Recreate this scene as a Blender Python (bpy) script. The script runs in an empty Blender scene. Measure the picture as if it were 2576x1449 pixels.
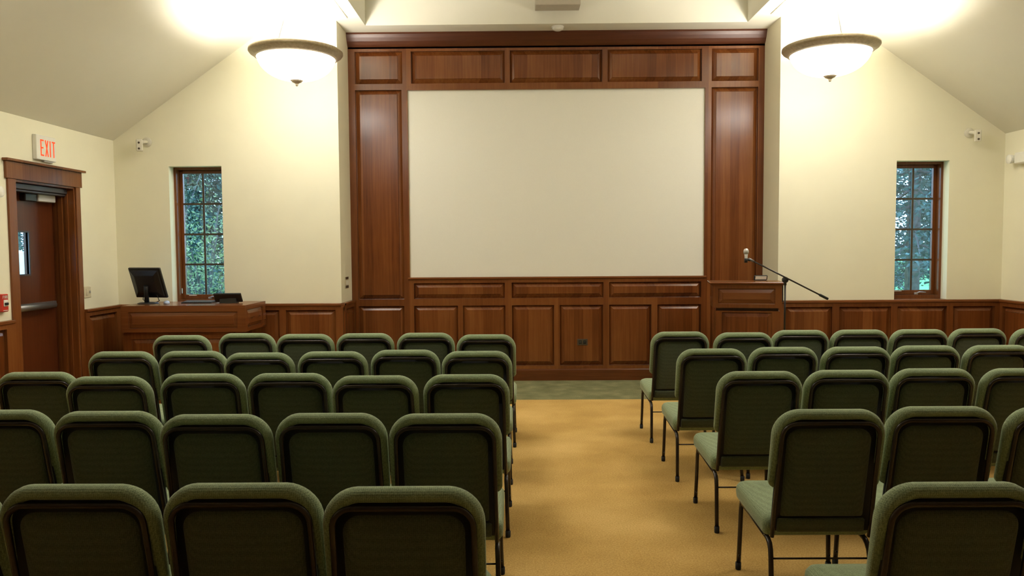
import bpy, math, random
from mathutils import Vector, Matrix
import numpy as np

S = bpy.context.scene
COL = S.collection
R = math.radians
PI = math.pi

# ------------------------------------------------------------------ camera, sky, exposure
cam = bpy.data.cameras.new('camera')
cam.sensor_width = 36.0
cam.lens = 26.553
cam.clip_start = 0.05
camo = bpy.data.objects.new('camera', cam)
COL.objects.link(camo)
right = Vector((0.99994, 0.008399, -0.006756))
fwd = Vector((-0.00875, 0.99852, -0.053656)).normalized()
right = (right - fwd * right.dot(fwd)).normalized()
up = right.cross(fwd)
camo.matrix_world = Matrix(((right.x, up.x, -fwd.x, 0), (right.y, up.y, -fwd.y, 0),
                            (right.z, up.z, -fwd.z, 1.62), (0, 0, 0, 1)))
S.camera = camo

wd = bpy.data.worlds.new('sky')
S.world = wd
wd.use_nodes = True
bgn = wd.node_tree.nodes['Background']
bgn.inputs['Color'].default_value = (0.44, 0.70, 1.0, 1)
bgn.inputs['Strength'].default_value = 7.0

S.view_settings.view_transform = 'Standard'
S.view_settings.look = 'None'
S.view_settings.gamma = 1.0
S.view_settings.use_curve_mapping = False
S.view_settings.exposure = 0.0
S.cycles.use_denoising = True
S.cycles.max_bounces = 8
S.cycles.diffuse_bounces = 5
S.cycles.sample_clamp_indirect = 6.0

BOWL = 16.5           # glow of the pendant bowls
UPLAMP = 85.0        # lamp inside every pendant bowl
LAMPCOL = (1.0, 0.955, 0.87)

# ------------------------------------------------------------------ room numbers (metres)
XL, XR = -4.575, 5.46          # side walls
YF, YA = 8.58, 9.16            # gable wall face, alcove wall
YB = -8.0                      # wall behind the camera
AL, AR = -2.02, 2.94           # alcove sides
ZE, ZC, SL = 2.855, 4.165, 0.70
XS1 = XL + (ZC - ZE) / SL
XS2 = XR - (ZC - ZE) / SL
TX1, TX2, TY2 = -1.735, 2.627, 8.77   # tray in the ceiling
ZT = 4.85
WW = 0.30                      # wall thickness


# ------------------------------------------------------------------ materials
def new_mat(name):
    m = bpy.data.materials.new(name)
    m.use_nodes = True
    nt = m.node_tree
    return m, nt, nt.nodes['Principled BSDF']


def node(nt, t, **kw):
    n = nt.nodes.new(t)
    for k, v in kw.items():
        setattr(n, k, v)
    return n


def ramp(nt, stops):
    r = node(nt, 'ShaderNodeValToRGB')
    e = r.color_ramp.elements
    e[0].position, e[0].color = stops[0][0], (*stops[0][1], 1)
    e[1].position, e[1].color = stops[-1][0], (*stops[-1][1], 1)
    for p, c in stops[1:-1]:
        x = e.new(p)
        x.color = (*c, 1)
    return r


def plain(name, col, rough=0.5, metal=0.0, emit=None, estr=0.0, noise=0.04, nscale=30, bump=0.0, bscale=200, spec=0.5):
    m, nt, b = new_mat(name)
    b.inputs['Roughness'].default_value = rough
    b.inputs['Metallic'].default_value = metal
    b.inputs['Specular IOR Level'].default_value = spec
    tc = node(nt, 'ShaderNodeTexCoord')
    nz = node(nt, 'ShaderNodeTexNoise')
    nz.inputs['Scale'].default_value = nscale
    nz.inputs['Detail'].default_value = 4
    nt.links.new(tc.outputs['Object'], nz.inputs['Vector'])
    r = ramp(nt, [(0.3, tuple(c * (1 - noise) for c in col)), (0.7, tuple(min(1, c * (1 + noise)) for c in col))])
    nt.links.new(nz.outputs['Fac'], r.inputs['Fac'])
    nt.links.new(r.outputs['Color'], b.inputs['Base Color'])
    if emit:
        b.inputs['Emission Color'].default_value = (*emit, 1)
        b.inputs['Emission Strength'].default_value = estr
    if bump:
        n2 = node(nt, 'ShaderNodeTexNoise')
        n2.inputs['Scale'].default_value = bscale
        nt.links.new(tc.outputs['Object'], n2.inputs['Vector'])
        bp = node(nt, 'ShaderNodeBump')
        bp.inputs['Strength'].default_value = bump
        bp.inputs['Distance'].default_value = 0.002
        nt.links.new(n2.outputs['Fac'], bp.inputs['Height'])
        nt.links.new(bp.outputs['Normal'], b.inputs['Normal'])
    return m


def wood(name, dark, mid, light, plank=0.11, horiz=False, rough=0.26):
    """cherry: planks side by side, long grain, satin varnish"""
    m, nt, b = new_mat(name)
    L = nt.links
    tc = node(nt, 'ShaderNodeTexCoord')
    sp = node(nt, 'ShaderNodeSeparateXYZ')
    L.new(tc.outputs['Object'], sp.inputs[0])
    u = node(nt, 'ShaderNodeMath', operation='ADD')
    if horiz:
        L.new(sp.outputs['Z'], u.inputs[0])
        u.inputs[1].default_value = 3.3
    else:
        L.new(sp.outputs['X'], u.inputs[0])
        L.new(sp.outputs['Y'], u.inputs[1])
    dv = node(nt, 'ShaderNodeMath', operation='DIVIDE')
    L.new(u.outputs[0], dv.inputs[0])
    dv.inputs[1].default_value = plank
    fl = node(nt, 'ShaderNodeMath', operation='FLOOR')
    L.new(dv.outputs[0], fl.inputs[0])
    wn = node(nt, 'ShaderNodeTexWhiteNoise', noise_dimensions='1D')
    L.new(fl.outputs[0], wn.inputs['W'])
    mp = node(nt, 'ShaderNodeMapping')
    mp.inputs['Scale'].default_value = (2.0, 2.0, 55.0) if horiz else (42.0, 42.0, 1.6)
    L.new(tc.outputs['Object'], mp.inputs['Vector'])
    nz = node(nt, 'ShaderNodeTexNoise')
    nz.inputs['Scale'].default_value = 1.0
    nz.inputs['Detail'].default_value = 6
    nz.inputs['Roughness'].default_value = 0.6
    L.new(mp.outputs[0], nz.inputs['Vector'])
    n2 = node(nt, 'ShaderNodeTexNoise')
    n2.inputs['Scale'].default_value = 2.2
    L.new(tc.outputs['Object'], n2.inputs['Vector'])
    a = node(nt, 'ShaderNodeMath', operation='MULTIPLY')
    L.new(wn.outputs['Value'], a.inputs[0])
    a.inputs[1].default_value = 0.34
    c = node(nt, 'ShaderNodeMath', operation='MULTIPLY_ADD')
    L.new(nz.outputs['Fac'], c.inputs[0])
    c.inputs[1].default_value = 0.55
    L.new(a.outputs[0], c.inputs[2])
    d = node(nt, 'ShaderNodeMath', operation='MULTIPLY_ADD')
    L.new(n2.outputs['Fac'], d.inputs[0])
    d.inputs[1].default_value = 0.25
    L.new(c.outputs[0], d.inputs[2])
    r = ramp(nt, [(0.25, dark), (0.55, mid), (0.95, light)])
    L.new(d.outputs[0], r.inputs['Fac'])
    L.new(r.outputs['Color'], b.inputs['Base Color'])
    b.inputs['Roughness'].default_value = rough
    b.inputs['Specular IOR Level'].default_value = 0.42
    return m


def fabric(name, dark, light, scale=330):
    m, nt, b = new_mat(name)
    L = nt.links
    tc = node(nt, 'ShaderNodeTexCoord')
    w1 = node(nt, 'ShaderNodeTexWave', wave_type='BANDS', bands_direction='X')
    w2 = node(nt, 'ShaderNodeTexWave', wave_type='BANDS', bands_direction='Z')
    w3 = node(nt, 'ShaderNodeTexWave', wave_type='BANDS', bands_direction='Y')
    for w in (w1, w2, w3):
        w.inputs['Scale'].default_value = scale / 6.283
        w.inputs['Distortion'].default_value = 1.0
        w.inputs['Detail'].default_value = 1
        L.new(tc.outputs['Object'], w.inputs['Vector'])
    ad = node(nt, 'ShaderNodeMath', operation='ADD')
    L.new(w1.outputs['Fac'], ad.inputs[0])
    L.new(w2.outputs['Fac'], ad.inputs[1])
    ad2 = node(nt, 'ShaderNodeMath', operation='ADD')
    L.new(ad.outputs[0], ad2.inputs[0])
    L.new(w3.outputs['Fac'], ad2.inputs[1])
    nz = node(nt, 'ShaderNodeTexNoise')
    nz.inputs['Scale'].default_value = 260
    nz.inputs['Detail'].default_value = 3
    L.new(tc.outputs['Object'], nz.inputs['Vector'])
    mx = node(nt, 'ShaderNodeMath', operation='MULTIPLY_ADD')
    L.new(ad2.outputs[0], mx.inputs[0])
    mx.inputs[1].default_value = 0.11
    L.new(nz.outputs['Fac'], mx.inputs[2])
    r = ramp(nt, [(0.35, dark), (1.0, light)])
    L.new(mx.outputs[0], r.inputs['Fac'])
    L.new(r.outputs['Color'], b.inputs['Base Color'])
    bp = node(nt, 'ShaderNodeBump')
    bp.inputs['Strength'].default_value = 0.25
    bp.inputs['Distance'].default_value = 0.0015
    L.new(ad2.outputs[0], bp.inputs['Height'])
    L.new(bp.outputs['Normal'], b.inputs['Normal'])
    b.inputs['Roughness'].default_value = 0.9
    b.inputs['Specular IOR Level'].default_value = 0.15
    b.inputs['Sheen Weight'].default_value = 0.25
    b.inputs['Sheen Roughness'].default_value = 0.5
    return m


def carpet_mat(name, stops, big=1.3):
    m, nt, b = new_mat(name)
    L = nt.links
    tc = node(nt, 'ShaderNodeTexCoord')
    n1 = node(nt, 'ShaderNodeTexNoise')
    n1.inputs['Scale'].default_value = big
    n1.inputs['Detail'].default_value = 5
    n2 = node(nt, 'ShaderNodeTexNoise')
    n2.inputs['Scale'].default_value = 110
    n2.inputs['Detail'].default_value = 3
    for n in (n1, n2):
        L.new(tc.outputs['Object'], n.inputs['Vector'])
    ad = node(nt, 'ShaderNodeMath', operation='MULTIPLY_ADD')
    L.new(n1.outputs['Fac'], ad.inputs[0])
    ad.inputs[1].default_value = 0.55
    m2 = node(nt, 'ShaderNodeMath', operation='MULTIPLY')
    L.new(n2.outputs['Fac'], m2.inputs[0])
    m2.inputs[1].default_value = 0.45
    L.new(m2.outputs[0], ad.inputs[2])
    r = ramp(nt, stops)
    L.new(ad.outputs[0], r.inputs['Fac'])
    L.new(r.outputs['Color'], b.inputs['Base Color'])
    bp = node(nt, 'ShaderNodeBump')
    bp.inputs['Strength'].default_value = 0.5
    bp.inputs['Distance'].default_value = 0.004
    L.new(n2.outputs['Fac'], bp.inputs['Height'])
    L.new(bp.outputs['Normal'], b.inputs['Normal'])
    b.inputs['Roughness'].default_value = 0.95
    b.inputs['Specular IOR Level'].default_value = 0.1
    return m


def glass_mat(name):
    m, nt, b = new_mat(name)
    L = nt.links
    out = nt.nodes['Material Output']
    nt.nodes.remove(b)
    t = node(nt, 'ShaderNodeBsdfTransparent')
    t.inputs['Color'].default_value = (0.93, 0.96, 0.96, 1)
    g = node(nt, 'ShaderNodeBsdfGlossy')
    g.inputs['Roughness'].default_value = 0.02
    mx = node(nt, 'ShaderNodeMixShader')
    mx.inputs[0].default_value = 0.06
    L.new(t.outputs[0], mx.inputs[1])
    L.new(g.outputs[0], mx.inputs[2])
    L.new(mx.outputs[0], out.inputs['Surface'])
    return m


M = {}
M['wall'] = plain('cream_wall_paint', (0.82, 0.79, 0.62), 0.75, noise=0.015, nscale=3, bump=0.12, bscale=260, spec=0.2)
M['ceil'] = plain('ceiling_paint', (0.74, 0.72, 0.62), 0.85, noise=0.01, nscale=3, bump=0.1, bscale=220, spec=0.1)
M['cherry'] = wood('cherry_boards', (0.078, 0.019, 0.0045), (0.152, 0.045, 0.0105), (0.250, 0.092, 0.024))
M['cherry_rail'] = wood('cherry_rails', (0.094, 0.025, 0.006), (0.158, 0.049, 0.012), (0.23, 0.083, 0.022), plank=0.6)
M['cherry_long'] = wood('cherry_lengthwise', (0.088, 0.023, 0.006), (0.145, 0.044, 0.0115), (0.21, 0.075, 0.021), plank=0.7, horiz=True)
M['crown_wood'] = wood('shaded_cherry_crown', (0.040, 0.009, 0.003), (0.072, 0.018, 0.0055), (0.11, 0.032, 0.010), plank=0.7, horiz=True, rough=0.38)  # shade on the down-facing crown is put into a darker cherry
M['door_wood'] = wood('door_veneer', (0.048, 0.011, 0.0035), (0.080, 0.020, 0.0065), (0.125, 0.037, 0.012), plank=0.3, rough=0.28)
M['screen'] = plain('screen_cloth', (0.80, 0.79, 0.72), 0.9, noise=0.008, nscale=60, bump=0.05, bscale=600, spec=0.05)
M['tan'] = carpet_mat('golden_carpet', [(0.34, (0.36, 0.215, 0.062)), (0.5, (0.55, 0.35, 0.115)), (0.66, (0.72, 0.49, 0.19))])
M['green_carpet'] = carpet_mat('green_carpet', [(0.30, (0.12, 0.120, 0.060)), (0.5, (0.185, 0.185, 0.095)), (0.70, (0.30, 0.295, 0.165))], big=5.0)
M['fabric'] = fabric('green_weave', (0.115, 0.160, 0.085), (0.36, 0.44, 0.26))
M['fabric_shaded'] = fabric('green_weave_shaded', (0.044, 0.056, 0.035), (0.112, 0.132, 0.085))  # same weave as the cushions, darkened for the poorly lit chair backs
M['bronze'] = plain('bronze_tube', (0.030, 0.021, 0.018), 0.25, 0.2, noise=0.1, nscale=80)
M['black'] = plain('black_plastic', (0.010, 0.010, 0.010), 0.38, noise=0.1)
M['black_matte'] = plain('black_rubber', (0.012, 0.012, 0.012), 0.7)
M['white'] = plain('white_plastic', (0.78, 0.77, 0.70), 0.45, noise=0.02)
M['grey_white'] = plain('pale_grey_metal', (0.60, 0.60, 0.58), 0.4, noise=0.03)
M['beige'] = plain('beige_plate', (0.62, 0.56, 0.40), 0.4, noise=0.03)
M['boxgrey'] = plain('beige_grey_box', (0.42, 0.37, 0.29), 0.6, noise=0.03)
M['red'] = plain('red_plastic', (0.55, 0.035, 0.02), 0.35)
M['exit_red'] = plain('lit_red_letters', (0.35, 0.02, 0.008), 0.5, emit=(1.0, 0.085, 0.012), estr=0.95)
M['rim'] = plain('antique_brass', (0.40, 0.33, 0.22), 0.42, 0.45, noise=0.15, nscale=40)
M['bowl'] = plain('opal_glass', (0.9, 0.88, 0.8), 0.3, emit=LAMPCOL, estr=BOWL, noise=0.01)
M['chrome'] = plain('brushed_steel', (0.55, 0.55, 0.54), 0.42, 0.7)
M['grey_bar'] = plain('grey_metal', (0.22, 0.22, 0.23), 0.35, 0.7)
M['dark_frame'] = plain('dark_door_metal', (0.09, 0.08, 0.09), 0.35, 0.5)
M['bluegrey'] = plain('blue_grey_plastic', (0.35, 0.42, 0.55), 0.35)
M['glass'] = glass_mat('window_glass')
M['lens'] = plain('frosted_lens', (0.85, 0.83, 0.76), 0.2)
M['screen_glass'] = plain('pale_display', (0.42, 0.44, 0.44), 0.15)
M['bracket'] = plain('ivory_plastic', (0.66, 0.63, 0.52), 0.5)
M['outlet'] = plain('brown_plate', (0.07, 0.05, 0.03), 0.4)
M['lawn'] = plain('lawn_grass', (0.10, 0.32, 0.13), 0.95, noise=0.3, nscale=1.5, spec=0.1)
M['bark'] = plain('bark', (0.10, 0.10, 0.11), 0.95, noise=0.4, nscale=14, spec=0.1)
M['spruce'] = plain('spruce_needles', (0.048, 0.098, 0.100), 0.8, noise=0.5, nscale=2.5, spec=0.15)
M['leaf'] = plain('green_leaves', (0.068, 0.122, 0.098), 0.7, noise=0.5, nscale=2.5, spec=0.2)
M['leaf_y'] = plain('yellow_green_leaves', (0.17, 0.24, 0.13), 0.7, noise=0.4, nscale=3.5, spec=0.2)
M['siding'] = plain('white_siding', (0.85, 0.82, 0.80), 0.7)
M['stone'] = plain('grey_stone', (0.30, 0.30, 0.36), 0.9, noise=0.3, nscale=6)


# ------------------------------------------------------------------ mesh helpers
class MB:
    def __init__(s):
        s.v, s.f, s.sm = [], [], []

    def add(s, vs, fs, smooth=False):
        o = len(s.v)
        s.v += [tuple(p) for p in vs]
        for f in fs:
            s.f.append(tuple(i + o for i in f))
            s.sm.append(smooth)
        return s

    def box(s, x0, x1, y0, y1, z0, z1):
        vs = [(x, y, z) for z in (z0, z1) for y in (y0, y1) for x in (x0, x1)]
        return s.add(vs, [(0, 2, 3, 1), (4, 5, 7, 6), (0, 1, 5, 4), (2, 6, 7, 3), (0, 4, 6, 2), (1, 3, 7, 5)])

    def bbox(s, x0, x1, y0, y1, z0, z1, b=0.004):
        """box with chamfered edges"""
        X, Y, Z = (x0, x1), (y0, y1), (z0, z1)
        vs, idx = [], {}
        for i in (0, 1):
            for j in (0, 1):
                for k in (0, 1):
                    sx, sy, sz = (1 if i == 0 else -1), (1 if j == 0 else -1), (1 if k == 0 else -1)
                    for ax in range(3):
                        p = [X[i] + sx * b, Y[j] + sy * b, Z[k] + sz * b]
                        p[ax] = (X[i], Y[j], Z[k])[ax]
                        idx[(i, j, k, ax)] = len(vs)
                        vs.append(tuple(p))
        fs = []
        for ax in range(3):
            a1, a2 = [(1, 2), (0, 2), (0, 1)][ax]
            for e in (0, 1):
                q = []
                for p1, p2 in ((0, 0), (1, 0), (1, 1), (0, 1)):
                    k = [0, 0, 0]
                    k[ax], k[a1], k[a2] = e, p1, p2
                    q.append(idx[(*k, ax)])
                fs.append(tuple(q))
        for ax in range(3):
            a1, a2 = [(1, 2), (0, 2), (0, 1)][ax]
            for p1 in (0, 1):
                for p2 in (0, 1):
                    q = []
                    for e, fa in ((0, a1), (1, a1), (1, a2), (0, a2)):
                        k = [0, 0, 0]
                        k[ax], k[a1], k[a2] = e, p1, p2
                        q.append(idx[(*k, fa)])
                    fs.append(tuple(q))
        for i in (0, 1):
            for j in (0, 1):
                for k in (0, 1):
                    fs.append(tuple(idx[(i, j, k, ax)] for ax in range(3)))
        return s.add(vs, fs)

    def prism(s, poly, fn, a, b):
        """poly of 2-D points, fn(p, t) -> 3-D, extruded from a to b"""
        n = len(poly)
        vs = [fn(p, a) for p in poly] + [fn(p, b) for p in poly]
        fs = [tuple(range(n)), tuple(range(2 * n - 1, n - 1, -1))]
        fs += [(i, (i + 1) % n, n + (i + 1) % n, n + i) for i in range(n)]
        return s.add(vs, fs)

    def tube(s, pts, r, seg=10, caps=True, flat=1.0, close=False):
        pts = [Vector(p) for p in pts]
        n = len(pts)
        rs = r if isinstance(r, (list, tuple)) else [r] * n
        vs = []
        ref = None
        for i, p in enumerate(pts):
            if close:
                t = (pts[(i + 1) % n] - pts[i - 1]).normalized()
            else:
                t = (pts[min(i + 1, n - 1)] - pts[max(i - 1, 0)]).normalized()
            if ref is None:
                ref = Vector((1, 0, 0)) if abs(t.x) < 0.8 else Vector((0, 1, 0))
            ref = (ref - t * ref.dot(t)).normalized()
            bi = t.cross(ref)
            for k in range(seg):
                a = 2 * PI * k / seg
                vs.append(p + ref * (rs[i] * flat * math.cos(a)) + bi * (rs[i] * math.sin(a)))
        fs = []
        m = n if close else n - 1
        for i in range(m):
            j = (i + 1) % n
            for k in range(seg):
                fs.append((i * seg + k, i * seg + (k + 1) % seg, j * seg + (k + 1) % seg, j * seg + k))
        s.add(vs, fs, True)
        if caps and not close:
            o = len(s.v) - n * seg
            s.f.append(tuple(o + k for k in range(seg)))
            s.f.append(tuple(o + (n - 1) * seg + k for k in range(seg - 1, -1, -1)))
            s.sm += [False, False]
        return s

    def lathe(s, prof, seg=40, c=(0, 0, 0), smooth=True, axis='Z'):
        vs = []
        for r, z in prof:
            for k in range(seg):
                a = 2 * PI * k / seg
                p = (r * math.cos(a), r * math.sin(a), z)
                if axis == 'Y':
                    p = (p[0], p[2], p[1])
                elif axis == 'X':
                    p = (p[2], p[0], p[1])
                vs.append((p[0] + c[0], p[1] + c[1], p[2] + c[2]))
        fs = []
        for i in range(len(prof) - 1):
            for k in range(seg):
                fs.append((i * seg + k, i * seg + (k + 1) % seg, (i + 1) * seg + (k + 1) % seg, (i + 1) * seg + k))
        return s.add(vs, fs, smooth)

    def loops(s, rings, cap0=True, cap1=True, smooth=True):
        """skin a list of equal-length rings"""
        n = len(rings[0])
        vs = [p for r in rings for p in r]
        fs = []
        for i in range(len(rings) - 1):
            for k in range(n):
                fs.append((i * n + k, i * n + (k + 1) % n, (i + 1) * n + (k + 1) % n, (i + 1) * n + k))
        s.add(vs, fs, smooth)
        o = len(s.v) - len(vs)
        if cap0:
            s.f.append(tuple(o + k for k in range(n - 1, -1, -1)))
            s.sm.append(smooth)
        if cap1:
            q = o + (len(rings) - 1) * n
            s.f.append(tuple(q + k for k in range(n)))
            s.sm.append(smooth)
        return s

    def tf(s, mat):
        s.v = [tuple(mat @ Vector(p)) for p in s.v]
        return s

    def build(s, name, mat, parent=None, recalc=True):
        me = bpy.data.meshes.new(name)
        me.from_pydata(s.v, [], s.f)
        if recalc:
            import bmesh
            bm = bmesh.new()
            bm.from_mesh(me)
            bmesh.ops.recalc_face_normals(bm, faces=bm.faces)
            bm.to_mesh(me)
            bm.free()
        me.polygons.foreach_set('use_smooth', s.sm[:len(me.polygons)] if len(s.sm) >= len(me.polygons) else [False] * len(me.polygons))
        me.materials.append(M[mat] if isinstance(mat, str) else mat)
        me.update()
        o = bpy.data.objects.new(name, me)
        COL.objects.link(o)
        if parent is not None:
            o.parent = parent
        return o


def tag(o, label=None, cat=None, group=None, kind=None):
    if label:
        o['label'] = label
    if cat:
        o['category'] = cat
    if group:
        o['group'] = group
    if kind:
        o['kind'] = kind
    return o


def thing(name, label, cat, loc=(0, 0, 0), rz=0.0, group=None):
    o = bpy.data.objects.new(name, None)
    o.empty_display_size = 0.1
    COL.objects.link(o)
    o.location = loc
    o.rotation_euler = (0, 0, rz)
    return tag(o, label, cat, group)


def copy_tree(o, parent=None):
    c = o.copy()
    COL.objects.link(c)
    if parent is not None:
        c.parent = parent
    for ch in list(KIDS.get(o.name, [])):
        copy_tree(ch, c)
    return c


KIDS = {}


def note_kids(root):
    for o in bpy.data.objects:
        if o.parent is not None:
            KIDS.setdefault(o.parent.name, [])
            if o not in KIDS[o.parent.name]:
                KIDS[o.parent.name].append(o)


def rrect(hx, z0, z1, rt, rb, n=7):
    """rounded rectangle outline in (x, z), counter-clockwise"""
    pts = []
    for cx, cz, r, a0 in ((hx - rt, z1 - rt, rt, 0), (-hx + rt, z1 - rt, rt, 90), (-hx + rb, z0 + rb, rb, 180), (hx - rb, z0 + rb, rb, 270)):
        for i in range(n + 1):
            a = R(a0 + 90 * i / n)
            pts.append((cx + r * math.cos(a), cz + r * math.sin(a)))
    return pts


# ------------------------------------------------------------------ panelled woodwork
class Plane:
    """u along the wall, d out into the room, z up"""

    def __init__(s, o, u, n):
        s.o, s.u, s.n = o, u, n

    def __call__(s, u, d, z):
        return (s.o[0] + s.u[0] * u + s.n[0] * d, s.o[1] + s.u[1] * u + s.n[1] * d, z)


def frame_mesh(P, u0, u1, z0, z1, holes, d_face=0.036, d_back=0.0):
    us = sorted({u0, u1, *[h[0] for h in holes], *[h[1] for h in holes]})
    zs = sorted({z0, z1, *[h[2] for h in holes], *[h[3] for h in holes]})
    mb = MB()

    def solid(i, j):
        if i < 0 or j < 0 or i >= len(us) - 1 or j >= len(zs) - 1:
            return False
        cu, cz = (us[i] + us[i + 1]) / 2, (zs[j] + zs[j + 1]) / 2
        return not any(h[0] < cu < h[1] and h[2] < cz < h[3] for h in holes)
    for i in range(len(us) - 1):
        for j in range(len(zs) - 1):
            if not solid(i, j):
                continue
            a, b, c, d = us[i], us[i + 1], zs[j], zs[j + 1]
            mb.add([P(a, d_face, c), P(b, d_face, c), P(b, d_face, d), P(a, d_face, d)], [(0, 1, 2, 3)])
            for nb, e in (((i - 1, j), ((a, c), (a, d))), ((i + 1, j), ((b, c), (b, d))), ((i, j - 1), ((a, c), (b, c))), ((i, j + 1), ((a, d), (b, d)))):
                if not solid(*nb):
                    (p, q), (r, t) = e
                    mb.add([P(p, d_back, q), P(r, d_back, t), P(r, d_face, t), P(p, d_face, q)], [(0, 1, 2, 3)])
    return mb


def raised_mesh(P, h, d_face=0.036, bev=0.052, low=0.002):
    u0, u1, z0, z1 = h
    mb = MB()
    steps = [(0.0, low + 0.003), (0.005, low), (bev, d_face - 0.003), (bev + 0.003, d_face + 0.003), (bev + 0.006, d_face + 0.003)]
    rings = [[P(u0 + i, d, z0 + i), P(u1 - i, d, z0 + i), P(u1 - i, d, z1 - i), P(u0 + i, d, z1 - i)] for i, d in steps]
    mb.loops(rings, cap0=False, cap1=True, smooth=False)
    return mb


def profile_run(P, prof, u0, u1):
    """prof: (d, z) polygon"""
    return MB().prism(prof, lambda p, t: P(t, p[0], p[1]), u0, u1)


CAP = [(0.0, 0.945), (0.026, 0.945), (0.030, 0.962), (0.046, 0.970), (0.050, 0.976), (0.050, 0.994), (0.044, 1.0), (0.0, 1.0)]
BASE = [(0.0, 0.0), (0.045, 0.0), (0.045, 0.128), (0.040, 0.140), (0.028, 0.147), (0.0, 0.147)]


def wainscot(name, P, u0, u1, holes, cap=(None, None)):
    o = frame_mesh(P, u0, u1, 0.0, 0.97, holes).build(name, 'cherry_rail')
    tag(o, kind='structure')
    for h in holes:
        raised_mesh(P, h).build('raised_panel', 'cherry', o)
    profile_run(P, CAP, cap[0] if cap[0] is not None else u0, cap[1] if cap[1] is not None else u1).build('cap_rail', 'cherry_long', o)
    profile_run(P, BASE, u0, u1).build('baseboard', 'cherry_long', o)
    return o


# ================================================================== ROOM SHELL
def zslope(x):
    return min(ZC, ZE + SL * (x - XL), ZE + SL * (XR - x))


floor = MB().box(XL - 0.3, XR + 0.3, YB - 0.3, 7.965, -0.1, 0.0).build('floor', 'tan')
tag(floor, kind='structure')
floor2 = MB().box(XL - 0.3, XR + 0.3, 7.965, 9.5, -0.1, 0.0).build('floor_front', 'green_carpet')
tag(floor2, kind='structure')

# gable wall with its two window openings and the alcove
WINS = [(-3.954, -3.355), (4.255, 4.845)]
WZ0, WZ1 = 1.0, 2.563
gw = MB()


def gpoly(poly, y1):
    gw.prism(poly, lambda p, t: (p[0], t, p[1]), YF, y1)


for side, (wa, wb) in zip((0, 1), WINS):
    if side == 0:
        xs = [XL - 0.3, wa, wb, AL]
    else:
        xs = [AR, wa, wb, XR + 0.3]

    def top(x):
        return zslope(min(max(x, XL), XR))

    def strip(x0, x1, z0, y1):
        pts = [(x0, z0), (x1, z0), (x1, top(x1) + 0.02)]
        for k in (XS2, XS1):
            if x0 < k < x1:
                pts.append((k, ZC + 0.02))
        pts.append((x0, top(x0) + 0.02))
        gpoly(pts, y1)
    y_a, y_c = (YF + WW, 9.5) if side == 0 else (9.5, YF + WW)
    strip(xs[0], xs[1], 0, y_a)
    strip(xs[2], xs[3], 0, y_c)
    strip(xs[1], xs[2], WZ1, YF + WW)
    gpoly([(xs[1], 0), (xs[2], 0), (xs[2], WZ0 - 0.03), (xs[1], WZ0 - 0.03)], YF + WW)
gw.box(AL - 0.1, AR + 0.1, YA, 9.5, 0, ZC + 0.05)
wf = gw.build('wall_front', 'wall')
tag(wf, kind='structure')

# left wall with the door opening, right wall, wall behind the camera
DY0, DY1, DZ = 6.862, 7.795, 2.27
wl = MB()
for a, b, c, d in ((YB - 0.3, DY0, 0, ZE + 0.02), (DY1, YF + 0.4, 0, ZE + 0.02), (DY0, DY1, DZ, ZE + 0.02)):
    wl.box(XL - WW, XL, a, b, c, d)
tag(wl.build('wall_left', 'wall'), kind='structure')
tag(MB().box(XR, XR + WW, YB - 0.3, YF + 0.4, 0, ZE + 0.02).build('wall_right', 'wall'), kind='structure')
wr = MB().prism([(XL, 0), (XR, 0), (XR, ZE), (XS2, ZC), (XS2, ZT + 0.1), (XS1, ZT + 0.1), (XS1, ZC), (XL, ZE)],
                lambda p, t: (p[0], t, p[1]), YB - 0.3, YB)
tag(wr.build('wall_rear', 'wall'), kind='structure')

# ceiling: two slopes, a flat band, and the tall tray over the aisle
ce = MB()
YE = 9.4
tk = 0.06


def xz_run(poly, y0, y1):
    ce.prism(poly, lambda p, t: (p[0], t, p[1]), y0, y1)


xz_run([(XL - 0.3, ZE - 0.21), (XS1, ZC), (XS1, ZC + tk), (XL - 0.3, ZE - 0.21 + tk + 0.02)], YB, YF + 0.02)
xz_run([(XR + 0.3, ZE - 0.21), (XS2, ZC), (XS2, ZC + tk), (XR + 0.3, ZE - 0.21 + tk + 0.02)], YB, YF + 0.02)
xz_run([(XS1, ZC), (TX1, ZC), (TX1, ZC + tk), (XS1, ZC + tk)], YB, YE)
xz_run([(TX2, ZC), (XS2, ZC), (XS2, ZC + tk), (TX2, ZC + tk)], YB, YE)
xz_run([(TX1, ZC), (TX2, ZC), (TX2, ZC + tk), (TX1, ZC + tk)], TY2, YE)
xz_run([(TX1 - tk, ZC + tk), (TX1, ZC + tk), (TX1, ZT), (TX1 - tk, ZT)], YB, TY2)
xz_run([(TX2, ZC + tk), (TX2 + tk, ZC + tk), (TX2 + tk, ZT), (TX2, ZT)], YB, TY2)
ce.box(TX1 - tk, TX2 + tk, TY2, TY2 + tk, ZC + tk, ZT)
ce.box(TX1 - tk, TX2 + tk, YB, TY2 + tk, ZT, ZT + tk)
tag(ce.build('ceiling', 'ceil'), kind='structure')
# thin flat boards fixed to the flat band above the pendants
for n, (a, b) in enumerate(((-2.66, -1.868), (2.785, 3.55))):
    tag(MB().bbox(a, b, 6.3, 8.465, ZC - 0.014, ZC + 0.002, 0.004).build('trim_%d' % (1 + n), 'ceil'), kind='structure')

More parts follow.
